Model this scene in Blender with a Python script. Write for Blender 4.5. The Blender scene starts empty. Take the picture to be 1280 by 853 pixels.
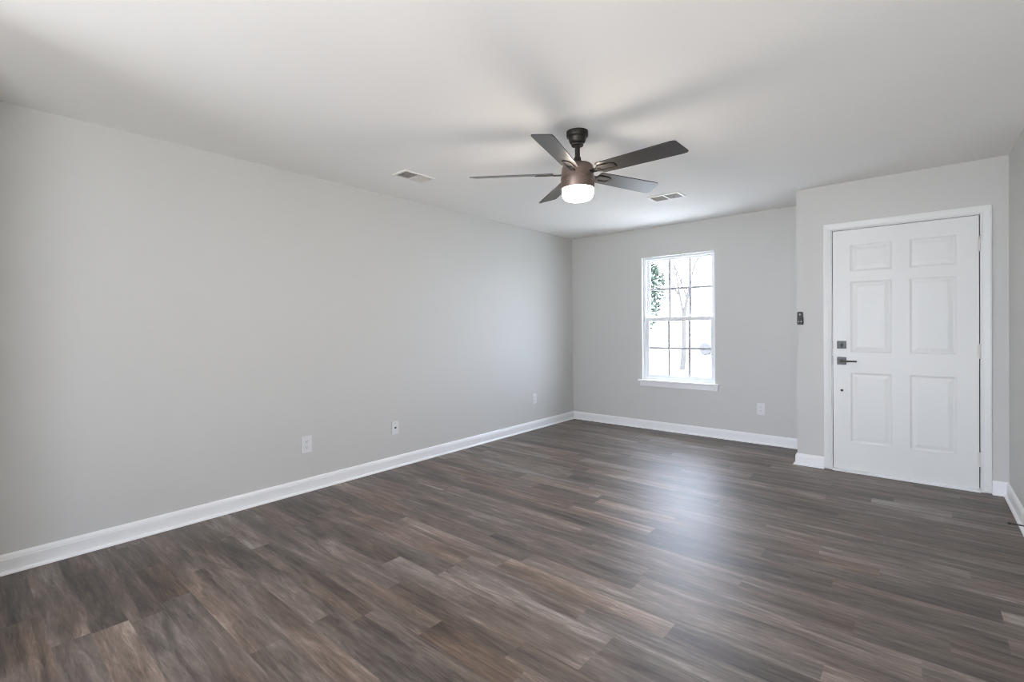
import bpy, bmesh, math, random
from mathutils import Vector, Matrix

C = bpy.context.scene
COL = C.collection
PI = math.pi

# ------------------------------------------------------------------ camera
H = 2.44                      # ceiling height
XL, YB, YD, XR = -3.602, 5.517, 4.902, 0.489   # left wall, window wall, entry wall, right wall
XJ = -0.832                   # outer corner where the entry wall steps forward
yaw, roll, pitch = 0.70425, -0.01013, -0.008717
F, CY = 599.164, 415.428
cam_d = bpy.data.cameras.new('camera')
cam = bpy.data.objects.new('camera', cam_d); COL.objects.link(cam)
cam_d.sensor_width = 36.0
cam_d.lens = F / 1280.0 * 36.0
cam_d.shift_y = -(426.5 - CY) / 1280.0
cam_d.clip_start = 0.05
cam_d.clip_end = 300
Rr = Matrix(((math.cos(roll), 0, -math.sin(roll)), (0, 1, 0), (math.sin(roll), 0, math.cos(roll))))
R3 = Matrix.Rotation(yaw, 3, 'Z') @ Matrix.Rotation(pitch, 3, 'X') @ Rr
rx, ry, rz = R3 @ Vector((1, 0, 0)), R3 @ Vector((0, 0, 1)), -(R3 @ Vector((0, 1, 0)))
M4 = Matrix(((rx.x, ry.x, rz.x, 0), (rx.y, ry.y, rz.y, 0), (rx.z, ry.z, rz.z, 1.2433), (0, 0, 0, 1)))
cam.matrix_world = M4
C.camera = cam

# ------------------------------------------------------------------ light and exposure
SKY = 7.4
w = bpy.data.worlds.new('bright_sky'); C.world = w; w.use_nodes = True
bg = w.node_tree.nodes['Background']
bg.inputs['Color'].default_value = (0.86, 0.95, 1.19, 1)
bg.inputs['Strength'].default_value = SKY

def lamp(name, typ, loc, **kw):
    d = bpy.data.lights.new(name, typ)
    for k, v in kw.items(): setattr(d, k, v)
    o = bpy.data.objects.new(name, d); COL.objects.link(o); o.location = loc
    return o
sun = lamp('sun', 'SUN', (0, 0, 8), energy=6.0, angle=math.radians(1.0), color=(1.0, 0.97, 0.93))
sun.rotation_euler = Vector((-0.35, 0.20, -0.90)).to_track_quat('-Z', 'Y').to_euler()
def portal(name, loc, direction, sx, sy):
    o = lamp(name, 'AREA', loc, shape='RECTANGLE', size=sx, size_y=sy)
    o.data.cycles.is_portal = True
    o.rotation_euler = Vector(direction).to_track_quat('-Z', 'Z').to_euler()
    return o
WX0, WX1, WZ0, WZ1 = -2.592, -1.728, 0.594, 2.082       # front window opening
PX0, PX1, PZ1, YR = -3.0, -0.5, 2.10, -4.2               # unseen patio opening, added behind the camera and sized for its daylight
XE_, SY0, SY1 = 2.60, -3.4, -2.0                          # unseen side opening, added behind the camera to brighten the left wall
portal('window_daylight', ((WX0 + WX1) / 2, YB + 0.15, (WZ0 + WZ1) / 2), (0, -1, 0), WX1 - WX0, WZ1 - WZ0)
portal('patio_fill_daylight', ((PX0 + PX1) / 2, YR - 0.14, PZ1 / 2), (0, 1, 0), PX1 - PX0, PZ1)
portal('side_fill_daylight', (XE_ + 0.14, (SY0 + SY1) / 2, 1.35), (-1, 0, 0), SY1 - SY0, 1.5)
# two unseen upward fill lights, added behind the camera to brighten the ceiling
for fl_loc, fl_e, fl_s in (((-1.25, -3.5, 0.5), 44, 1.0), ((0.3, -1.55, 0.20), 58, 0.9)):
    fill_light = lamp('ceiling_fill', 'AREA', fl_loc, energy=fl_e, size=fl_s, color=(1.0, 0.99, 0.95))
    fill_light.rotation_euler = (PI, 0, 0)
LAMP = 42.0                                              # fan lamp shade radiance

C.view_settings.view_transform = 'Standard'
C.view_settings.look = 'None'
C.view_settings.exposure = 1.2
C.view_settings.gamma = 1.0
C.view_settings.use_curve_mapping = False
cy = C.cycles
cy.use_denoising = True
cy.filter_width = 1.0
cy.max_bounces = 12; cy.diffuse_bounces = 8; cy.glossy_bounces = 4
cy.transparent_max_bounces = 16
cy.sample_clamp_indirect = 8.0
cy.caustics_reflective = False; cy.caustics_refractive = False

# ------------------------------------------------------------------ helpers
def srgb(r, g, b):
    f = lambda c: (c / 255 / 12.92) if c / 255 <= 0.04045 else ((c / 255 + 0.055) / 1.055) ** 2.4
    return (f(r), f(g), f(b), 1)

def mat(name, col, rough=0.5, metal=0.0, spec=0.5, noise=0.0, nscale=40.0, bump=0.0, bscale=200.0, coat=0.0):
    m = bpy.data.materials.new(name); m.use_nodes = True
    nt = m.node_tree; b = nt.nodes['Principled BSDF']
    b.inputs['Base Color'].default_value = col
    b.inputs['Roughness'].default_value = rough
    b.inputs['Metallic'].default_value = metal
    b.inputs['Specular IOR Level'].default_value = spec
    b.inputs['Coat Weight'].default_value = coat
    tc = nt.nodes.new('ShaderNodeTexCoord')
    if noise:
        n = nt.nodes.new('ShaderNodeTexNoise'); n.inputs['Scale'].default_value = nscale; n.inputs['Detail'].default_value = 4
        nt.links.new(tc.outputs['Object'], n.inputs['Vector'])
        mx = nt.nodes.new('ShaderNodeMix'); mx.data_type = 'RGBA'
        mx.inputs['A'].default_value = tuple(c * (1 - noise) for c in col[:3]) + (1,)
        mx.inputs['B'].default_value = tuple(min(1, c * (1 + noise)) for c in col[:3]) + (1,)
        nt.links.new(n.outputs['Fac'], mx.inputs['Factor'])
        nt.links.new(mx.outputs['Result'], b.inputs['Base Color'])
    if bump:
        n2 = nt.nodes.new('ShaderNodeTexNoise'); n2.inputs['Scale'].default_value = bscale; n2.inputs['Detail'].default_value = 3
        nt.links.new(tc.outputs['Object'], n2.inputs['Vector'])
        bp = nt.nodes.new('ShaderNodeBump'); bp.inputs['Strength'].default_value = bump; bp.inputs['Distance'].default_value = 0.002
        nt.links.new(n2.outputs['Fac'], bp.inputs['Height'])
        nt.links.new(bp.outputs['Normal'], b.inputs['Normal'])
    return m

class MB:
    """collects shapes into one bmesh"""
    def __init__(s): s.bm = bmesh.new()
    def face(s, pts):
        return s.bm.faces.new([s.bm.verts.new(p) for p in pts])
    def box(s, x0, x1, y0, y1, z0, z1, bev=0.0, seg=2):
        t = bmesh.new()
        v = [t.verts.new((x, y, z)) for x in (x0, x1) for y in (y0, y1) for z in (z0, z1)]
        for q in ((0, 1, 3, 2), (4, 6, 7, 5), (0, 4, 5, 1), (2, 3, 7, 6), (0, 2, 6, 4), (1, 5, 7, 3)):
            t.faces.new([v[i] for i in q])
        if bev:
            bmesh.ops.bevel(t, geom=t.edges[:], offset=bev, segments=seg, profile=0.5, affect='EDGES')
        s.merge(t); return s
    def merge(s, t, mtx=None):
        if mtx is not None: t.transform(mtx)
        bmesh.ops.recalc_face_normals(t, faces=t.faces[:])
        me = bpy.data.meshes.new('tmp'); t.to_mesh(me); t.free()
        s.bm.from_mesh(me); bpy.data.meshes.remove(me)
    def lathe(s, prof, cx=0, cy=0, n=48, mtx=None):
        t = bmesh.new(); rings = []
        for r, z in prof:
            rings.append([t.verts.new((cx + r * math.cos(2 * PI * i / n), cy + r * math.sin(2 * PI * i / n), z)) for i in range(n)] if r > 1e-6 else [t.verts.new((cx, cy, z))])
        for a, b in zip(rings, rings[1:]):
            for i in range(n):
                j = (i + 1) % n
                if len(a) == 1 and len(b) == 1: continue
                if len(a) == 1: t.faces.new((a[0], b[i], b[j]))
                elif len(b) == 1: t.faces.new((a[i], a[j], b[0]))
                else: t.faces.new((a[i], a[j], b[j], b[i]))
        for e in (rings[0], rings[-1]):
            if len(e) > 1: t.faces.new(e)
        s.merge(t, mtx); return s
    def prism(s, outline, z0, z1, mtx=None, bev=0.0):
        t = bmesh.new()
        a = [t.verts.new((x, y, z0)) for x, y in outline]; b = [t.verts.new((x, y, z1)) for x, y in outline]
        n = len(a)
        t.faces.new(a[::-1]); t.faces.new(b)
        for i in range(n): t.faces.new((a[i], a[(i + 1) % n], b[(i + 1) % n], b[i]))
        if bev:
            es = [e for e in t.edges if abs(e.verts[0].co.z - e.verts[1].co.z) < 1e-7]
            bmesh.ops.bevel(t, geom=es, offset=bev, segments=2, profile=0.5, affect='EDGES')
        s.merge(t, mtx); return s
    def tube(s, pts, radii, n=10, cap=True):
        t = bmesh.new(); rings = []
        for i, p in enumerate(pts):
            p = Vector(p)
            d = (Vector(pts[min(i + 1, len(pts) - 1)]) - Vector(pts[max(i - 1, 0)])).normalized()
            u = d.cross(Vector((0, 0, 1)))
            if u.length < 1e-3: u = d.cross(Vector((1, 0, 0)))
            u.normalize(); v = d.cross(u)
            r = radii[i] if hasattr(radii, '__len__') else radii
            rings.append([t.verts.new(p + r * (u * math.cos(2 * PI * k / n) + v * math.sin(2 * PI * k / n))) for k in range(n)])
        for a, b in zip(rings, rings[1:]):
            for k in range(n): t.faces.new((a[k], a[(k + 1) % n], b[(k + 1) % n], b[k]))
        if cap: t.faces.new(rings[0]); t.faces.new(rings[-1])
        s.merge(t); return s
    def build(s, name, m, parent=None, smooth=False, angle=40):
        me = bpy.data.meshes.new(name); s.bm.to_mesh(me); s.bm.free()
        me.materials.append(m)
        o = bpy.data.objects.new(name, me); COL.objects.link(o)
        if parent: o.parent = parent
        if smooth:
            for p in me.polygons: p.use_smooth = True
            try: me.set_sharp_from_angle(angle=math.radians(angle))
            except Exception: pass
        return o

def tag(o, label=None, cat=None, group=None, kind=None):
    if label: o['label'] = label
    if cat: o['category'] = cat
    if group: o['group'] = group
    if kind: o['kind'] = kind
    return o
def empty(name, loc=(0, 0, 0), rotz=0):
    o = bpy.data.objects.new(name, None); COL.objects.link(o)
    o.location = loc; o.rotation_euler = (0, 0, rotz); o.empty_display_size = 0.1
    return o
def struct(o, label, cat):
    return tag(o, label, cat, None, 'structure')

# ------------------------------------------------------------------ materials
M_wall = mat('grey_wall_paint', srgb(203, 203, 200), 0.50, spec=0.42, bump=0.06, bscale=260)
M_ceil = mat('flat_white_ceiling_paint', srgb(238, 237, 235), 0.9, spec=0.2, bump=0.08, bscale=180)
M_trim = mat('white_semigloss_trim', srgb(236, 237, 238), 0.35)
M_door = mat('white_door_paint', srgb(226, 228, 226), 0.38, bump=0.03, bscale=90)
M_vinyl = mat('white_window_vinyl', srgb(232, 234, 236), 0.35)
M_grille = mat('grey_white_grille', srgb(186, 188, 192), 0.4)
M_plate = mat('white_plastic_plate', srgb(222, 223, 224), 0.3)
M_slot = mat('dark_slot', srgb(52, 52, 54), 0.6)
M_hard = mat('dark_bronze_hardware', srgb(84, 86, 85), 0.45, metal=0.6, noise=0.12, nscale=60)
M_hinge = mat('painted_hinge', srgb(222, 220, 217), 0.4)
M_gap = mat('dark_weatherstrip', srgb(60, 56, 53), 0.8)
M_bronze = mat('brushed_bronze_housing', srgb(130, 114, 106), 0.40, metal=0.75, noise=0.15, nscale=30)
M_black = mat('oil_rubbed_bronze', srgb(58, 55, 51), 0.38, metal=0.6, noise=0.15, nscale=40)
M_remote = mat('black_plastic', srgb(34, 38, 36), 0.5)
M_button = mat('grey_button', srgb(190, 194, 192), 0.5)
M_vent = mat('white_register_metal', srgb(228, 226, 222), 0.4)
M_louver = mat('grey_register_louver', srgb(206, 201, 196), 0.45)  # louvers slightly greyer than the register frame
M_duct = mat('duct_interior', srgb(150, 146, 141), 0.7)
M_rubber = mat('dark_rubber_and_spring', srgb(50, 48, 46), 0.5)

def glass_mat():
    m = bpy.data.materials.new('clear_window_glass'); m.use_nodes = True
    nt = m.node_tree; nt.nodes.clear()
    out = nt.nodes.new('ShaderNodeOutputMaterial'); mx = nt.nodes.new('ShaderNodeMixShader')
    tr = nt.nodes.new('ShaderNodeBsdfTransparent'); gl = nt.nodes.new('ShaderNodeBsdfGlossy')
    tr.inputs['Color'].default_value = (0.96, 0.98, 0.97, 1); gl.inputs['Roughness'].default_value = 0.0
    lw = nt.nodes.new('ShaderNodeLayerWeight'); lw.inputs['Blend'].default_value = 0.5
    pw = nt.nodes.new('ShaderNodeMath'); pw.operation = 'POWER'; pw.inputs[1].default_value = 5.0
    nt.links.new(lw.outputs['Facing'], pw.inputs[0])
    fr = nt.nodes.new('ShaderNodeMath'); fr.operation = 'MULTIPLY_ADD'; fr.inputs[1].default_value = 0.6; fr.inputs[2].default_value = 0.03
    nt.links.new(pw.outputs[0], fr.inputs[0])
    nt.links.new(fr.outputs[0], mx.inputs[0]); nt.links.new(tr.outputs[0], mx.inputs[1]); nt.links.new(gl.outputs[0], mx.inputs[2])
    nt.links.new(mx.outputs[0], out.inputs[0])
    return m
M_glass = glass_mat()

def emit_mat(name, col, strength):
    m = bpy.data.materials.new(name); m.use_nodes = True
    nt = m.node_tree; b = nt.nodes['Principled BSDF']
    b.inputs['Base Color'].default_value = (0.9, 0.9, 0.9, 1)
    b.inputs['Roughness'].default_value = 0.3
    b.inputs['Emission Color'].default_value = col
    b.inputs['Emission Strength'].default_value = strength
    return m
M_shade = emit_mat('lit_frosted_shade', (1.0, 0.86, 0.74, 1), LAMP)

def floor_mat():
    m = bpy.data.materials.new('vinyl_plank_floor'); m.use_nodes = True
    nt = m.node_tree; L = nt.links; b = nt.nodes['Principled BSDF']
    N = lambda t: nt.nodes.new(t)
    tc = N('ShaderNodeTexCoord')
    at = N('ShaderNodeAttribute'); at.attribute_type = 'GEOMETRY'; at.attribute_name = 'plank'
    sep = N('ShaderNodeSeparateColor'); L.new(at.outputs['Color'], sep.inputs[0])
    # each plank shifts the grain pattern by its own amount
    off = N('ShaderNodeVectorMath'); off.operation = 'MULTIPLY'; off.inputs[1].default_value = (37.0, 53.0, 91.0)
    L.new(at.outputs['Color'], off.inputs[0])
    pos = N('ShaderNodeVectorMath'); pos.operation = 'ADD'
    L.new(tc.outputs['Object'], pos.inputs[0]); L.new(off.outputs[0], pos.inputs[1])
    def noise(scale, sx, sy, detail, rough, dist=0.0):
        mp = N('ShaderNodeMapping'); mp.inputs['Scale'].default_value = (sx, sy, 1)
        L.new(pos.outputs[0], mp.inputs[0])
        n = N('ShaderNodeTexNoise'); n.inputs['Scale'].default_value = scale; n.inputs['Detail'].default_value = detail
        n.inputs['Roughness'].default_value = rough; n.inputs['Distortion'].default_value = dist
        L.new(mp.outputs[0], n.inputs['Vector']); return n
    n1 = noise(1.0, 1.5, 11.0, 6, 0.6, 0.8)      # broad dark and pale streaks along the plank
    n2 = noise(1.0, 4.0, 48.0, 6, 0.72, 0.9)     # fine grain
    n3 = noise(1.0, 1.1, 5.0, 3, 0.5)            # brown against grey
    n4 = noise(1.0, 22.0, 150.0, 3, 0.7)         # pores
    def math_(op, a, bb):
        n = N('ShaderNodeMath'); n.operation = op
        for i, x in enumerate((a, bb)):
            if isinstance(x, (int, float)): n.inputs[i].default_value = x
            else: L.new(x, n.inputs[i])
        return n.outputs[0]
    v = math_('ADD', math_('MULTIPLY', n1.outputs['Fac'], 1.15), math_('MULTIPLY', n2.outputs['Fac'], 0.95))
    v = math_('ADD', v, math_('MULTIPLY', n4.outputs['Fac'], 0.30))
    v = math_('ADD', v, math_('MULTIPLY', sep.outputs['Red'], 0.33))
    v = math_('ADD', v, -0.81)
    ramp = N('ShaderNodeValToRGB'); L.new(v, ramp.inputs[0])
    e = ramp.color_ramp.elements
    e[0].position = 0.18; e[0].color = srgb(54, 48, 44)
    e[1].position = 0.92; e[1].color = srgb(158, 152, 146)
    for p, c in ((0.38, (82, 74, 68)), (0.55, (102, 93, 87)), (0.72, (124, 116, 110))):
        x = e.new(p); x.color = srgb(*c)
    br = N('ShaderNodeMapRange'); br.inputs[1].default_value = 0.42; br.inputs[2].default_value = 0.70
    L.new(n3.outputs['Fac'], br.inputs[0])
    tint = N('ShaderNodeMix'); tint.data_type = 'RGBA'; tint.blend_type = 'MULTIPLY'
    tint.inputs['B'].default_value = (1.06, 0.86, 0.72, 1)
    bf = math_('ADD', math_('MULTIPLY', br.outputs[0], 0.55), sep.outputs['Green'])
    cl = N('ShaderNodeClamp'); L.new(bf, cl.inputs[0])
    L.new(cl.outputs[0], tint.inputs['Factor']); L.new(ramp.outputs[0], tint.inputs['A'])
    L.new(tint.outputs['Result'], b.inputs['Base Color'])
    rr = N('ShaderNodeMapRange'); rr.inputs[3].default_value = 0.38; rr.inputs[4].default_value = 0.52
    L.new(n2.outputs['Fac'], rr.inputs[0]); L.new(rr.outputs[0], b.inputs['Roughness'])
    b.inputs['Specular IOR Level'].default_value = 0.55
    bp = N('ShaderNodeBump'); bp.inputs['Strength'].default_value = 0.25; bp.inputs['Distance'].default_value = 0.0012
    L.new(math_('ADD', n2.outputs['Fac'], math_('MULTIPLY', n4.outputs['Fac'], 0.4)), bp.inputs['Height'])
    L.new(bp.outputs['Normal'], b.inputs['Normal'])
    return m
M_floor = floor_mat()

# ------------------------------------------------------------------ floor: planks laid along x, one mesh
XE = XE_          # extents of the space behind the camera
rnd = random.Random(11)
PW = 0.122
FX0, FX1, FY0, FY1 = XL - 0.05, XE, YR, YB + 0.05
# planks picked out by the photograph: row -> (start x, length, tone, warmth)
special = {29: [(-2.20, 0.80, 0.95, 0.45)], 24: [(-1.755, 0.55, 0.95, 0.50)], 22: [(-1.84, 0.60, 0.92, 0.52)],
           25: [(-2.54, 0.75, 0.80, 0.50), (-0.42, 1.0, 0.85, 0.05)], 34: [(-0.26, 0.42, 0.95, 0.0)],
           10: [(-1.55, 0.46, 0.02, 0.50), (-1.09, 1.0, 0.70, 0.10)], 16: [(-0.267, 0.85, 0.90, 0.10)],
           18: [(0.005, 0.9, 0.80, 0.05)], 15: [(-1.68, 0.9, 0.72, 0.40)],
           5: [(-3.095, 0.45, 0.10, 0.55)], 6: [(-2.86, 0.9, 0.30, 0.40)], 3: [(-3.3, 0.7, 0.05, 0.3)]}
fb = bmesh.new()
lay = fb.loops.layers.float_color.new('plank')
k0, k1 = math.floor(FY0 / PW), math.ceil(FY1 / PW)
for k in range(k0, k1):
    y0, y1 = max(k * PW, FY0), min((k + 1) * PW, FY1)
    cuts = []
    x = FX0 - rnd.random() * 1.1
    runs = []
    sp = sorted(special.get(k, []))
    while x < FX1:
        nxt = next((s for s in sp if s[0] > x + 1e-6), None)
        here = next((s for s in sp if abs(s[0] - x) < 1e-6), None)
        ln = here[1] if here else rnd.choice((1.22, 1.22, 0.92, 0.75, 1.05))
        xe = x + ln
        if nxt and xe > nxt[0] - 0.25: xe = nxt[0]
        tone = here[2] if here else rnd.random() ** 1.2 * 0.75
        warm = here[3] if here else max(0.0, rnd.gauss(0.08, 0.14))
        runs.append((x, xe, tone, warm)); x = xe
    for a, e2, tone, warm in runs:
        a, e2 = max(a, FX0), min(e2, FX1)
        if e2 - a < 1e-4: continue
        f = fb.faces.new([fb.verts.new(p) for p in ((a, y0, 0), (e2, y0, 0), (e2, y1, 0), (a, y1, 0))])
        cc = (tone, warm, rnd.random(), 1)
        for l in f.loops: l[lay] = cc
bmesh.ops.translate(fb, verts=fb.verts[:], vec=(0, 0, 0))
# slab under the planks
t = MB(); t.bm.free(); t.bm = fb
sb = bmesh.new()
fl = t.build('floor', M_floor)
struct(fl, 'grey brown wood plank vinyl floor running the width of the room', 'floor')
sl = MB().box(FX0, FX1, FY0 - 0.1, FY1, -0.15, -0.004).build('floor_slab', M_duct)
struct(sl, 'concrete slab under the plank floor', 'floor')

# ------------------------------------------------------------------ ceiling and walls
TH = 0.13
ce = MB().box(XL - TH, XE + TH, YR - TH, YB + TH, H, H + 0.12).build('ceiling', M_ceil)
struct(ce, 'flat white painted ceiling', 'ceiling')
def wall(name, boxes, label):
    m = MB()
    for b in boxes: m.box(*b)
    return struct(m.build(name, M_wall), label, 'wall')
wall('wall_left', [(XL - TH, XL, YR - TH, YB + TH, -0.1, H)], 'long light grey wall on the left')
wall('wall_back', [(XL, WX0, YB, YB + TH, -0.1, H), (WX1, XJ + 0.001, YB, YB + TH, -0.1, H),
                   (WX0, WX1, YB, YB + TH, -0.1, WZ0), (WX0, WX1, YB, YB + TH, WZ1, H)], 'light grey far wall with the window')
wall('wall_return', [(XJ, XJ + TH, YD + 0.12, YB + TH, -0.1, H)], 'short return wall between window wall and entry wall')
DX0, DX1, DZ1 = -0.588, 0.364, 2.062     # rough opening of the entry door
wall('wall_entry', [(XJ, DX0, YD, YD + 0.12, -0.1, H), (DX1, XR + TH, YD, YD + 0.12, -0.1, H), (DX0, DX1, YD, YD + 0.12, DZ1, H)],
     'light grey wall around the entry door')
wall('wall_right', [(XR, XR + TH, -0.25, YD, -0.1, H)], 'light grey wall on the right beside the entry door')
wall('wall_stub', [(XL, -2.52, -0.32, -0.20, -0.1, H)], 'short stub wall behind the camera')
wall('wall_rear', [(XL, PX0, YR - TH, YR, -0.1, H), (PX1, XE, YR - TH, YR, -0.1, H), (PX0, PX1, YR - TH, YR, PZ1, H)],
     'rear wall around the added patio opening')
wall('wall_rear_right', [(XE, XE + TH, YR - TH, SY0, -0.1, H), (XE, XE + TH, SY1, -0.13, -0.1, H), (XE, XE + TH, SY0, SY1, -0.1, 0.6),
                          (XE, XE + TH, SY0, SY1, 2.1, H), (XR + TH, XE, -0.25, -0.13, -0.1, H)], 'walls closing the room behind the camera')
po = MB()
for x in (PX0, (PX0 + PX1) / 2 - 0.03, PX1 - 0.06): po.box(x, x + 0.06, YR - 0.10, YR - 0.04, 0, PZ1)
po.box(PX0, PX1, YR - 0.10, YR - 0.04, PZ1 - 0.06, PZ1); po.box(PX0, PX1, YR - 0.10, YR - 0.04, 0, 0.06)
struct(po.build('door_2', M_vinyl), 'white frame of the added patio opening behind the camera', 'door')

# ------------------------------------------------------------------ baseboards with quarter round shoe
PROF = [(0, 0), (0.029, 0), (0.0285, 0.006), (0.026, 0.011), (0.022, 0.015), (0.0145, 0.017), (0.0145, 0.074), (0.0125, 0.079),
        (0.0125, 0.083), (0.0095, 0.092), (0.006, 0.0985), (0.003, 0.101), (0, 0.101)]
def base_run(name, pts, seg, label):
    """pts: wall-foot polyline with the room on its right hand; builds segment seg with mitred ends"""
    P = [Vector(p) for p in pts]
    def nrm(i):
        d = (P[i + 1] - P[i]).normalized(); return Vector((d.y, -d.x))
    def off(i):           # offset direction at vertex i
        if i == 0: return nrm(0)
        if i == len(P) - 1: return nrm(len(P) - 2)
        a, b = nrm(i - 1), nrm(i); s = a + b
        return s / max(1e-6, s.dot(a))
    A, B = P[seg], P[seg + 1]; oa, ob = off(seg), off(seg + 1)
    t = bmesh.new()
    ra = [t.verts.new((A.x + oa.x * d, A.y + oa.y * d, z)) for d, z in PROF]
    rb = [t.verts.new((B.x + ob.x * d, B.y + ob.y * d, z)) for d, z in PROF]
    n = len(PROF)
    for i in range(n): t.faces.new((ra[i], ra[(i + 1) % n], rb[(i + 1) % n], rb[i]))
    t.faces.new(ra[::-1]); t.faces.new(rb)
    m = MB(); m.merge(t)
    return struct(m.build(name, M_trim), label, 'baseboard')
CX0, CX1, CZ1 = -0.630, 0.402, 2.103     # outer edges of the door casing
run1 = [(XL, -0.20), (XL, YB), (XJ, YB), (XJ, YD), (CX0, YD)]
for s, (nm, lb) in enumerate((('baseboard_left', 'white baseboard along the long left wall'), ('baseboard_back', 'white baseboard under the window'),
                              ('baseboard_return', 'white baseboard on the short return wall'), ('baseboard_entry', 'short white baseboard left of the door casing'))):
    base_run(nm, run1, s, lb)
run2 = [(CX1, YD), (XR, YD), (XR, -0.25)]
base_run('baseboard_corner', run2, 0, 'short white baseboard right of the door casing')
base_run('baseboard_right', run2, 1, 'white baseboard along the right wall')

# ------------------------------------------------------------------ entry door
door = struct(empty('door_1', (0, 0, 0)), 'white six panel entry door with dark square hardware', 'door')
LX0, LX1, LZ0, LZ1 = -0.562, 0.335, 0.022, 2.036
LY = YD - 0.001      # room face of the leaf
def door_leaf():
    m = MB()
    xs = [LX0, -0.441, -0.166, -0.058, 0.214, LX1]
    zs = [LZ0, 0.254, 0.841, 1.008, 1.603, 1.686, 1.910, LZ1]
    bm = m.bm
    for i in range(5):
        for j in range(7):
            x0, x1, z0, z1 = xs[i], xs[i + 1], zs[j], zs[j + 1]
            if i in (1, 3) and j in (1, 3, 5):
                rings = []
                for ins, dy in ((0, 0), (0.004, 0.001), (0.010, 0.004), (0.016, 0.0052), (0.022, 0.0052), (0.046, 0.0018), (0.050, 0.0015)):
                    rings.append([bm.verts.new(p) for p in ((x0 + ins, LY + dy, z0 + ins), (x1 - ins, LY + dy, z0 + ins), (x1 - ins, LY + dy, z1 - ins), (x0 + ins, LY + dy, z1 - ins))])
                for a, b in zip(rings, rings[1:]):
                    for q in range(4): bm.faces.new((a[q], a[(q + 1) % 4], b[(q + 1) % 4], b[q]))
                bm.faces.new(rings[-1])
            else:
                m.face([(x0, LY, z0), (x1, LY, z0), (x1, LY, z1), (x0, LY, z1)])
    Y2 = LY + 0.044
    m.face([(LX0, Y2, LZ0), (LX0, Y2, LZ1), (LX1, Y2, LZ1), (LX1, Y2, LZ0)])
    m.face([(LX0, LY, LZ0), (LX0, LY, LZ1), (LX0, Y2, LZ1), (LX0, Y2, LZ0)])
    m.face([(LX1, LY, LZ0), (LX1, Y2, LZ0), (LX1, Y2, LZ1), (LX1, LY, LZ1)])
    m.face([(LX0, LY, LZ1), (LX1, LY, LZ1), (LX1, Y2, LZ1), (LX0, Y2, LZ1)])
    m.face([(LX0, LY, LZ0), (LX0, Y2, LZ0), (LX1, Y2, LZ0), (LX1, LY, LZ0)])
    bmesh.ops.remove_doubles(m.bm, verts=m.bm.verts[:], dist=1e-5)
    return m.build('door_leaf', M_door, door)
door_leaf()
# jamb with its stop
j = MB()
j.box(DX0, -0.5665, YD, YD + 0.12, 0, DZ1); j.box(0.3415, DX1, YD, YD + 0.12, 0, DZ1); j.box(-0.5665, 0.3415, YD, YD + 0.12, 2.0405, DZ1)
j.build('door_jamb', M_trim, door)
j = MB()
j.box(-0.5664, -0.540, YD + 0.044, YD + 0.056, 0.02, 2.040); j.box(0.312, 0.3414, YD + 0.044, YD + 0.056, 0.02, 2.040); j.box(-0.540, 0.312, YD + 0.044, YD + 0.056, 2.012, 2.040)
j.build('weatherstrip', M_gap, door)
th = MB().box(-0.568, 0.3425, YD - 0.024, YD + 0.11, 0.0, 0.0185, 0.003).build('threshold', M_trim, door)
# casing: mitred moulded frame
def casing():
    prof = [(0, 0), (0.010, 0), (0.0125, 0.004), (0.012, 0.014), (0.0135, 0.018), (0.0155, 0.030), (0.017, 0.046), (0.0165, 0.056), (0.012, 0.058), (0, 0.058)]
    # (proud of the wall, distance from the inner edge)
    ix0, ix1, iz1 = CX0 + 0.058, CX1 - 0.058, CZ1 - 0.058
    t = bmesh.new(); zb = 0.012
    st = []
    for d, q in prof:
        y = YD - d
        st.append([t.verts.new(p) for p in ((ix0 - q, y, zb), (ix0 - q, y, iz1 + q), (ix1 + q, y, iz1 + q), (ix1 + q, y, zb))])
    n = len(prof)
    for i in range(n):
        a, b = st[i], st[(i + 1) % n]
        for k in range(3): t.faces.new((a[k], a[k + 1], b[k + 1], b[k]))
    t.faces.new([s[0] for s in st]); t.faces.new([s[3] for s in st][::-1])
    m = MB(); m.merge(t)
    return m.build('trim_1', M_door)
struct(casing(), 'white moulded casing around the entry door', 'door casing')
# hardware
db = MB().box(-0.533, -0.469, YD - 0.010, LY, 1.041, 1.105, 0.0025).build('deadbolt', M_hard, door)
tt = MB(); tt.lathe([(0.012, 0), (0.012, 0.008), (0.010, 0.010)], n=20, mtx=Matrix.Translation((-0.501, YD - 0.010, 1.073)) @ Matrix.Rotation(PI / 2, 4, 'X'))
tt.box(-0.505, -0.497, YD - 0.032, YD - 0.018, 1.052, 1.090, 0.002)
tt.build('thumb_turn', M_black, db, True)
hp = MB().box(-0.533, -0.469, YD - 0.010, LY, 0.905, 0.969, 0.0025).build('door_handle', M_hard, door)
lv = MB(); lv.lathe([(0.013, 0), (0.013, 0.012), (0.0095, 0.014), (0.0095, 0.040)], n=20, mtx=Matrix.Translation((-0.501, YD - 0.010, 0.937)) @ Matrix.Rotation(PI / 2, 4, 'X'))
lv.box(-0.511, -0.392, YD - 0.062, YD - 0.046, 0.930, 0.943, 0.003)
lv.build('lever', M_black, hp, True)
MB().lathe([(0.010, 0), (0.010, 0.003), (0.007, 0.006), (0, 0.0065)], n=20, mtx=Matrix.Translation((-0.501, LY, 0.687)) @ Matrix.Rotation(PI / 2, 4, 'X')).build('door_plug', M_black, door, True)
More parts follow.
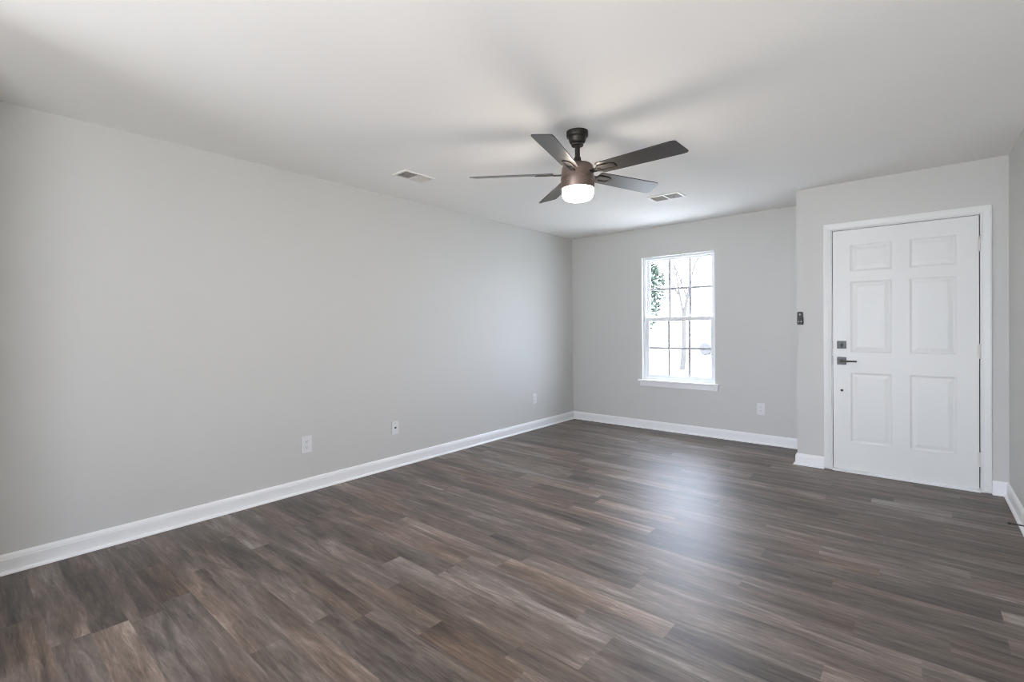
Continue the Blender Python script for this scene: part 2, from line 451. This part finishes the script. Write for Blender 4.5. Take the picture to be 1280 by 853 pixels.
def hinge(z):
    m = MB()
    for k in range(5):
        z0 = z - 0.051 + k * 0.0206
        m.lathe([(0.0062, z0), (0.0062, z0 + 0.0198)], 0.3385, YD - 0.0065, 14)
    m.lathe([(0.004, z + 0.052), (0.0065, z + 0.054), (0.004, z + 0.058)], 0.3385, YD - 0.0065, 14)
    m.box(0.3235, 0.3375, YD - 0.0025, LY, z - 0.051, z + 0.051); m.box(0.3395, 0.3437, YD - 0.0025, YD, z - 0.051, z + 0.051)
    return m.build('hinge', M_hinge, door, True)
for z in (1.825, 1.034, 0.238): hinge(z)
# latch and strike plates at the jamb edge
for z0, z1 in ((1.038, 1.108), (0.897, 0.977)):
    MB().box(-0.5664, -0.5645, YD - 0.0005, YD + 0.03, z0, z1).build('strike_plate', M_black, door)

# ------------------------------------------------------------------ window
win = struct(empty('window_1', (0, 0, 0)), 'white double hung window with grid in the far wall', 'window')
FY = YB + 0.050            # room face of the vinyl frame
def ring(m, x0, x1, z0, z1, wl, wr, wb, wt, y0, y1, bev=0.0):
    m.box(x0, x0 + wl, y0, y1, z0, z1, bev); m.box(x1 - wr, x1, y0, y1, z0, z1, bev)
    m.box(x0 + wl, x1 - wr, y0, y1, z0, z0 + wb, bev); m.box(x0 + wl, x1 - wr, y0, y1, z1 - wt, z1, bev)
f = MB(); ring(f, WX0 + 0.0005, WX1 - 0.0005, WZ0 + 0.002, WZ1 - 0.0005, 0.028, 0.028, 0.024, 0.024, FY, YB + 0.128); 
# inner track ribs
f.box(WX0 + 0.028, WX0 + 0.034, FY + 0.036, FY + 0.042, WZ0 + 0.02, WZ1 - 0.02); f.box(WX1 - 0.034, WX1 - 0.028, FY + 0.036, FY + 0.042, WZ0 + 0.02, WZ1 - 0.02)
f.build('window_frame', M_vinyl, win)
SX0, SX1 = WX0 + 0.0285, WX1 - 0.0285
ZM0, ZM1 = 1.306, 1.352
def sash(name, z0, z1, y0, y1, wb, wt):
    s = MB(); ring(s, SX0, SX1, z0, z1, 0.036, 0.036, wb, wt, y0, y1, 0.002)
    so = s.build(name, M_vinyl, win)
    gx0, gx1, gz0, gz1 = SX0 + 0.036, SX1 - 0.036, z0 + wb, z1 - wt
    ym = (y0 + y1) / 2
    g = MB().box(gx0 - 0.004, gx1 + 0.004, ym + 0.005, ym + 0.009, gz0 - 0.004, gz1 + 0.004).build('glass_pane', M_glass, so)
    mm = MB()
    for k in (1, 2):
        x = gx0 + (gx1 - gx0) * k / 3; mm.box(x - 0.012, x + 0.012, ym - 0.004, ym + 0.0035, gz0, gz1)
    z = (gz0 + gz1) / 2
    xs = [gx0, gx0 + (gx1 - gx0) / 3, gx0 + (gx1 - gx0) * 2 / 3, gx1]
    for a, b in zip(xs, xs[1:]):
        mm.box(a + (0.012 if a > gx0 else 0), b - (0.012 if b < gx1 else 0), ym - 0.004, ym + 0.0035, z - 0.012, z + 0.012)
    mm.build('grille', M_grille, so)
    return so
sash('upper_sash', ZM0 + 0.004, WZ1 - 0.0245, FY + 0.042, FY + 0.070, 0.044, 0.020)
ls = sash('lower_sash', WZ0 + 0.0265, ZM1, FY + 0.010, FY + 0.036, 0.036, 0.044)
lk = MB(); xm = (SX0 + SX1) / 2 + 0.12
lk.box(xm - 0.03, xm + 0.03, FY + 0.012, FY + 0.034, ZM1, ZM1 + 0.006, 0.002); lk.box(xm - 0.012, xm + 0.02, FY + 0.016, FY + 0.028, ZM1 + 0.006, ZM1 + 0.014, 0.002)
lk.build('sash_lock', M_vinyl, win)
MB().box(-2.640, -1.682, YB - 0.036, YB - 0.0005, WZ0 - 0.018, WZ0 + 0.002, 0.004).box(WX0 + 0.001, WX1 - 0.001, YB - 0.003, FY, WZ0 - 0.0, WZ0 + 0.002).build('window_sill', M_trim, win)
MB().box(-2.622, -1.700, YB - 0.014, YB - 0.0005, 0.518, WZ0 - 0.018, 0.003).build('apron', M_trim, win)

# ------------------------------------------------------------------ ceiling fan
FXc, FYc = -1.593, 2.511
fan = tag(empty('ceiling_fan', (FXc, FYc, H)), 'dark bronze ceiling fan with five blades and a lit drum lamp', 'ceiling fan')
def fz(p): return [(r, z - H) for r, z in p]
MB().lathe(fz([(0.0, H - 0.0005), (0.066, H - 0.0005), (0.066, 2.414), (0.064, 2.408), (0.056, 2.403), (0.053, 2.399), (0.052, 2.390), (0.048, 2.376), (0.041, 2.366), (0.037, 2.364), (0.036, 2.354), (0.0, 2.354)])).build('canopy', M_black, fan, True)
MB().lathe(fz([(0.0155, 2.362), (0.0155, 2.262)]), n=24).build('downrod', M_black, fan, True)
MB().lathe(fz([(0.019, 2.285), (0.021, 2.280), (0.024, 2.262), (0.034, 2.256), (0.040, 2.246), (0.040, 2.240), (0, 2.240)]), n=32).build('coupling', M_black, fan, True)
mh = MB().lathe(fz([(0.0, 2.246), (0.062, 2.244), (0.082, 2.237), (0.0935, 2.224), (0.098, 2.205), (0.1, 2.160), (0.1035, 2.157), (0.1035, 2.150), (0.1015, 2.148), (0.1015, 2.096), (0.099, 2.0905), (0, 2.0905)])).build('motor_housing', M_bronze, fan, True)
MB().lathe(fz([(0, 2.0904), (0.0945, 2.0904), (0.0955, 2.075), (0.0945, 2.056), (0.0895, 2.040), (0.079, 2.029), (0.060, 2.0225), (0.03, 2.0195), (0, 2.019)])).build('light_shade', M_shade, fan, True)

def blade_mat():
    m = mat('dark_walnut_blade', srgb(66, 62, 58), 0.30, spec=0.7)
    nt = m.node_tree; b = nt.nodes['Principled BSDF']
    tc = nt.nodes.new('ShaderNodeTexCoord'); mp = nt.nodes.new('ShaderNodeMapping'); mp.inputs['Scale'].default_value = (3, 60, 60)
    n = nt.nodes.new('ShaderNodeTexNoise'); n.inputs['Scale'].default_value = 1.0; n.inputs['Detail'].default_value = 5
    nt.links.new(tc.outputs['Object'], mp.inputs[0]); nt.links.new(mp.outputs[0], n.inputs['Vector'])
    r = nt.nodes.new('ShaderNodeValToRGB'); r.color_ramp.elements[0].color = srgb(42, 41, 40); r.color_ramp.elements[1].color = srgb(68, 66, 64)
    nt.links.new(n.outputs['Fac'], r.inputs[0]); nt.links.new(r.outputs[0], b.inputs['Base Color'])
    return m
M_blade = blade_mat()
def blade_outline():
    # x out along the blade, y across; root narrow, square tip with one corner drawn back
    pts = [(0.150, -0.050), (0.165, -0.056), (0.612, -0.066), (0.630, -0.064), (0.640, -0.055)]
    pts += [(0.663, 0.048), (0.663, 0.057), (0.655, 0.064), (0.633, 0.066), (0.165, 0.056), (0.150, 0.050)]
    return pts
ZBL = 2.186
for k in range(5):
    a = math.radians(-145.2 + 72 * k)
    mtx = Matrix.Translation((0, 0, ZBL - H)) @ Matrix.Rotation(a, 4, 'Z') @ Matrix.Rotation(math.radians(-14), 4, 'X')
    b = MB().prism(blade_outline(), -0.003, 0.003, None, 0.001).build('blade', M_blade, fan)
    b.matrix_local = mtx
    # bracket: a forked iron under the blade
    br = MB()
    br.box(0.088, 0.150, -0.016, 0.016, -0.012, -0.0031, 0.002)
    out = [(0.140, -0.022), (0.165, -0.034), (0.235, -0.030), (0.258, -0.016), (0.262, 0.0), (0.258, 0.016), (0.235, 0.030), (0.165, 0.034), (0.140, 0.022)]
    inn = [(0.156, -0.010), (0.170, -0.019), (0.228, -0.016), (0.240, -0.008), (0.242, 0.0), (0.240, 0.008), (0.228, 0.016), (0.170, 0.019), (0.156, 0.010)]
    t = bmesh.new(); n = len(out)
    vo = [[t.verts.new((x, y, z)) for x, y in out] for z in (-0.0085, -0.0031)]; vi = [[t.verts.new((x, y, z)) for x, y in inn] for z in (-0.0085, -0.0031)]
    for i in range(n):
        q = (i + 1) % n
        t.faces.new((vo[0][i], vo[0][q], vi[0][q], vi[0][i])); t.faces.new((vo[1][i], vi[1][i], vi[1][q], vo[1][q]))
        t.faces.new((vo[0][i], vo[1][i], vo[1][q], vo[0][q])); t.faces.new((vi[0][i], vi[0][q], vi[1][q], vi[1][i]))
    br.merge(t)
    br.build('blade_bracket', M_black, b)

# ------------------------------------------------------------------ ceiling registers
def register(x0, x1, y0, y1, along_y, tilt, label):
    cx, cyy = (x0 + x1) / 2, (y0 + y1) / 2
    r = tag(empty('ceiling_vent', (cx, cyy, H)), label, 'vent')
    hx, hy = (x1 - x0) / 2, (y1 - y0) / 2
    fw = 0.020
    m = MB()
    m.box(-hx - fw, -hx, -hy - fw, hy + fw, -0.009, -0.0005, 0.002); m.box(hx, hx + fw, -hy - fw, hy + fw, -0.009, -0.0005, 0.002)
    m.box(-hx, hx, -hy - fw, -hy, -0.009, -0.0005, 0.002); m.box(-hx, hx, hy, hy + fw, -0.009, -0.0005, 0.002)
    if along_y: m.box(-hx, hx, -0.006, 0.006, -0.009, -0.0005)
    else: m.box(-0.006, 0.006, -hy, hy, -0.009, -0.0005)
    m.build('frame', M_vent, r)
    MB().box(-hx, hx, -hy, hy, -0.0012, -0.0004).build('duct_opening', M_duct, r)
    lo = MB()
    L_, W_ = (hy, hx) if along_y else (hx, hy)
    for side in (-1, 1):
        c0 = 0.014; n = 10
        for i in range(n):
            u = side * (c0 + (L_ - c0 - 0.006) * i / (n - 1))
            t = MB().box(-0.0085, 0.0085, -W_, W_, -0.0006, 0.0006)
            t.bm.transform(Matrix.Rotation(side * math.radians(tilt[side]), 4, 'Y'))
            t.bm.transform(Matrix.Translation((u, 0, -0.005)))
            if along_y: t.bm.transform(Matrix.Rotation(PI / 2, 4, 'Z'))
            me = bpy.data.meshes.new('t'); t.bm.to_mesh(me); t.bm.free(); lo.bm.from_mesh(me); bpy.data.meshes.remove(me)
    lo.build('louvers', M_louver, r)
    return r
register(-3.075, -2.945, 2.255, 2.505, True, {-1: 32, 1: 62}, 'small white ceiling register beside the long left wall')
register(-1.895, -1.645, 4.225, 4.372, False, {-1: 78, 1: 78}, 'white ceiling register between the fan and the window wall')

# ------------------------------------------------------------------ outlets
def rrect(wd, ht, r, n=5):
    pts = []
    for cx, cz, a0 in ((wd / 2 - r, ht / 2 - r, 0), (-wd / 2 + r, ht / 2 - r, PI / 2), (-wd / 2 + r, -ht / 2 + r, PI), (wd / 2 - r, -ht / 2 + r, 1.5 * PI)):
        for i in range(n + 1):
            a = a0 + PI / 2 * i / n; pts.append((cx + r * math.cos(a), cz + r * math.sin(a)))
    return pts
UP = Matrix.Rotation(PI / 2, 4, 'X')       # prism z -> towards -y
def plate(root, wd, ht):
    MB().prism(rrect(wd, ht, 0.004), 0.0003, 0.0060, UP, 0.0012).build('cover_plate', M_plate, root)
def screw(root, z):
    MB().lathe([(0.0032, 0.0058), (0.0032, 0.0068), (0.002, 0.0074), (0, 0.0075)], n=12, mtx=Matrix.Translation((0, 0, z)) @ UP).build('screw', M_hinge, root)
def duplex(loc, rz, label, wd=0.074, ht=0.122):
    o = tag(empty('wall_outlet', loc, rz), label, 'outlet', None)
    plate(o, wd, ht)
    for s in (1, -1):
        zc = s * 0.0205
        r = MB().prism([(0.0172 * math.cos(t) if abs(math.cos(t)) < 0.98 else 0.0172 * math.cos(t), max(-0.0135, min(0.0135, 0.0172 * math.sin(t)))) for t in [2 * PI * i / 32 for i in range(32)]], 0.0058, 0.0082, Matrix.Translation((0, 0, zc)) @ UP)
        ro = r.build('receptacle', M_plate, o)
        sl = MB()
        sl.box(-0.0075, -0.0052, -0.0086, -0.0080, zc - 0.0015, zc + 0.0075); sl.box(0.0052, 0.0075, -0.0086, -0.0080, zc - 0.0005, zc + 0.0065)
        sl.box(-0.0022, 0.0022, -0.0086, -0.0080, zc - 0.0095, zc - 0.0052)
        sl.build('slots', M_slot, ro)
    screw(o, 0)
    return o
duplex((XL, 1.779, 0.362), PI / 2, 'white outlet plate on the left wall nearest the viewer', 0.082, 0.126)
o2 = tag(empty('cable_jack', (XL, 2.598, 0.356), PI / 2), 'white cable plate with one dark jack on the left wall', 'wall jack')
plate(o2, 0.074, 0.118)
jk = MB().lathe([(0.0085, 0.0058), (0.0085, 0.009), (0.0055, 0.0092), (0.0055, 0.015), (0.0025, 0.0152), (0, 0.0150)], n=18, mtx=Matrix.Translation((0, 0, 0)) @ UP).build('jack', M_hard, o2)
screw(o2, 0.045); screw(o2, -0.045)
duplex((XL, 4.652, 0.373), PI / 2, 'white outlet plate on the left wall near the far corner', 0.072, 0.122)
duplex((-1.268, YB, 0.366), 0, 'white outlet plate on the far wall right of the window', 0.074, 0.122)

# ------------------------------------------------------------------ fan remote in its wall cradle
rc = tag(empty('remote_control', (-0.8035, YD, 1.304)), 'small black remote in a wall cradle left of the door', 'remote control')
MB().prism(rrect(0.047, 0.066, 0.006), 0.0003, 0.012, Matrix.Translation((0, 0, -0.024)) @ UP, 0.002).build('cradle', M_remote, rc)
bd = MB().prism(rrect(0.042, 0.112, 0.009), 0.0122, 0.024, UP, 0.003).build('body', M_remote, rc)
MB().lathe([(0.007, 0.024), (0.007, 0.0252), (0, 0.0254)], n=20, mtx=Matrix.Translation((0, 0, 0.032)) @ UP).build('button', M_button, bd)
for px in (-0.0095, 0.0095):
    MB().lathe([(0.0048, 0.024), (0.0048, 0.0252), (0, 0.0254)], n=16, mtx=Matrix.Translation((px, 0, -0.030)) @ UP).build('button', M_button, bd)

# ------------------------------------------------------------------ spring door stop on the right baseboard
ds = tag(empty('door_stop', (XR - 0.0145, 4.09, 0.046)), 'thin dark spring door stop on the right baseboard', 'door stop')
MB().lathe([(0.011, 0), (0.011, 0.003), (0.006, 0.006)], n=16, mtx=Matrix.Rotation(-PI / 2, 4, 'Y')).build('base_cap', M_rubber, ds, True)
sp = []
for i in range(181):
    a = i / 180 * 15 * 2 * PI; sp.append((-0.005 - 0.055 * i / 180, 0.0035 * math.cos(a), 0.0035 * math.sin(a)))
MB().tube(sp, 0.0013, 6).build('spring', M_rubber, ds, True)
MB().lathe([(0.0055, 0.058), (0.0065, 0.062), (0.0065, 0.070), (0.005, 0.074), (0, 0.0745)], n=16, mtx=Matrix.Rotation(-PI / 2, 4, 'Y')).build('rubber_tip', M_rubber, ds, True)

# ------------------------------------------------------------------ outside
M_ground = mat('pale_dry_lawn', srgb(204, 203, 198), 0.9, noise=0.12, nscale=0.8)
M_drive = mat('pale_concrete', srgb(205, 203, 198), 0.85, noise=0.06, nscale=3)
gz = -0.35
g = MB().box(-60, 60, -60, 90, gz - 0.3, gz).build('exterior_ground', M_ground); struct(g, 'pale lawn outside the window', 'ground')
g = MB().box(-60, 60, 24, 31, gz, gz + 0.02).build('exterior_street', M_drive); struct(g, 'pale street beyond the lawn', 'street')

M_leaf = mat('evergreen_leaf', srgb(84, 94, 84), 0.9, spec=0.0, noise=0.3, nscale=8)
M_bark = mat('grey_bark', srgb(66, 64, 62), 0.9, spec=0.0, noise=0.2, nscale=20)
rs = random.Random(5)
sh = tag(empty('evergreen_shrub', (-3.52, 7.15, gz)), 'tall leafy evergreen just outside the left edge of the window', 'shrub')
MB().tube([(0, 0, 0), (0.02, 0, 0.8), (0.0, 0.02, 1.7), (0.01, 0, 2.5)], [0.05, 0.04, 0.03, 0.012]).build('stem', M_bark, sh, True)
lf = MB(); bm = lf.bm
for i in range(3600):
    z = 1.45 + 1.65 * rs.uniform(0, 1) ** 0.8
    rmax = (0.47 + 0.05 * math.sin(z * 9)) * math.sin(min(1, (3.18 - z) / 1.1) * PI / 2) * (0.25 + 0.75 * min(1, (z - 1.4) / 0.5))
    r = rmax * math.sqrt(rs.uniform(0.1, 1)); a = rs.uniform(0, 2 * PI)
    p = Vector((r * math.cos(a), r * math.sin(a), z))
    d = Vector((math.cos(a) + rs.gauss(0, .5), math.sin(a) + rs.gauss(0, .5), rs.gauss(0.1, .5))).normalized()
    s = d.cross(Vector((rs.gauss(0, .3), rs.gauss(0, .3), 1))).normalized(); n_ = s.cross(d)
    l, wd = rs.uniform(.08, .13), rs.uniform(.022, .036)
    q = [p, p + d * l * .4 + s * wd + n_ * .004, p + d * l, p + d * l * .4 - s * wd + n_ * .004]
    v = [bm.verts.new(x) for x in q]; mid = bm.verts.new(p + d * l * .45 - n_ * .004)
    for u in range(4): bm.faces.new((v[u], v[(u + 1) % 4], mid))
lf.build('foliage', M_leaf, sh)

def bare_tree(loc, seed, hh, label, r0=0.10):
    rt = random.Random(seed)
    t0 = tag(empty('bare_tree', loc), label, 'tree')
    tr = MB(); bm_ = MB()
    def grow(p, d, ln, r, lvl, into):
        n = 5; pts = [p]; rad = [r]; q = p.copy(); dd = d.copy()
        for i in range(n):
            dd = (dd + Vector((rt.gauss(0, .12), rt.gauss(0, .12), 0.06))).normalized()
            q = q + dd * ln / n; pts.append(q.copy()); rad.append(r * (1 - .55 * (i + 1) / n))
        into.tube(pts, rad, 6 if lvl else 10)
        if lvl < 4:
            for c in range(3 if lvl < 3 else 2):
                i = rt.randint(2, n); az = rt.uniform(0, 2 * PI); sp_ = rt.uniform(.35, .75)
                e1 = dd.cross(Vector((math.cos(az), math.sin(az), .2))).normalized()
                grow(pts[i], (dd + e1 * math.tan(sp_)).normalized(), ln * rt.uniform(.55, .8), rad[i] * .68, lvl + 1, bm_)
    grow(Vector((0, 0, 0)), Vector((0.03, 0, 1)).normalized(), hh * .42, r0, 0, tr)
    tr.build('trunk', M_bark, t0, True); bm_.build('branches', M_bark, t0, True)
    return t0
bare_tree((-6.65, 17.5, gz), 3, 8.0, 'bare winter tree seen through the middle of the window')

# neighbour house across the street
M_siding = mat('pale_siding', srgb(150, 148, 143), 0.8, noise=0.04, nscale=2)
M_roof = mat('brown_shingles', srgb(68, 57, 50), 0.9, noise=0.12, nscale=6)
M_dark = mat('dark_glass', srgb(80, 86, 92), 0.15)
hs = tag(empty('neighbour_house', (-5.2, 36, gz)), 'pale house with a brown roof across the street', 'house')
MB().box(-6, 6, 0, 8, 0, 2.6).build('wall', M_siding, hs)
rf = bmesh.new()
v = [rf.verts.new(p) for p in ((-6.5, -.6, 2.5), (6.5, -.6, 2.5), (6.5, 8.6, 2.5), (-6.5, 8.6, 2.5), (-6.5, 4, 4.6), (6.5, 4, 4.6))]
for q in ((0, 1, 5, 4), (2, 3, 4, 5), (0, 4, 3), (1, 2, 5), (0, 3, 2, 1)): rf.faces.new([v[i] for i in q])
mr = MB(); mr.merge(rf); mr.build('roof', M_roof, hs)
for x in (-4, -1.2, 3): MB().box(x, x + 1.1, -0.03, -0.001, 0.9, 2.1).build('window', M_dark, hs)

# parked car at the street
M_carp = mat('silver_car_paint', srgb(96, 98, 100), 0.3, coat=0.5)
cr = tag(empty('parked_car', (-7.5, 27.5, gz + 0.02)), 'silver car parked on the street seen through the lower right pane', 'car')
side = [(-2.2, .30), (-2.2, .72), (-2.0, .86), (-1.15, .95), (-.55, 1.38), (.75, 1.42), (1.5, .98), (2.1, .90), (2.25, .62), (2.2, .30)]
MB().prism(side, -0.86, 0.86, UP, 0.06).build('body', M_carp, cr, True)
for s in (-1, 1):
    MB().prism([(-.95, .97), (-.5, 1.31), (.05, 1.33), (.05, .97)], -0.004, 0.004, Matrix.Translation((0, s * .864, 0)) @ UP).build('window', M_dark, cr)
    MB().prism([(.12, .97), (.12, 1.33), (.68, 1.34), (1.2, .97)], -0.004, 0.004, Matrix.Translation((0, s * .864, 0)) @ UP).build('window', M_dark, cr)
    for x in (-1.35, 1.4):
        MB().lathe([(0, -.09), (.30, -.09), (.33, -.06), (.33, .06), (.30, .09), (0, .09)], n=28, mtx=Matrix.Translation((x, s * .80, .33)) @ UP).build('wheel', M_rubber, cr, True)
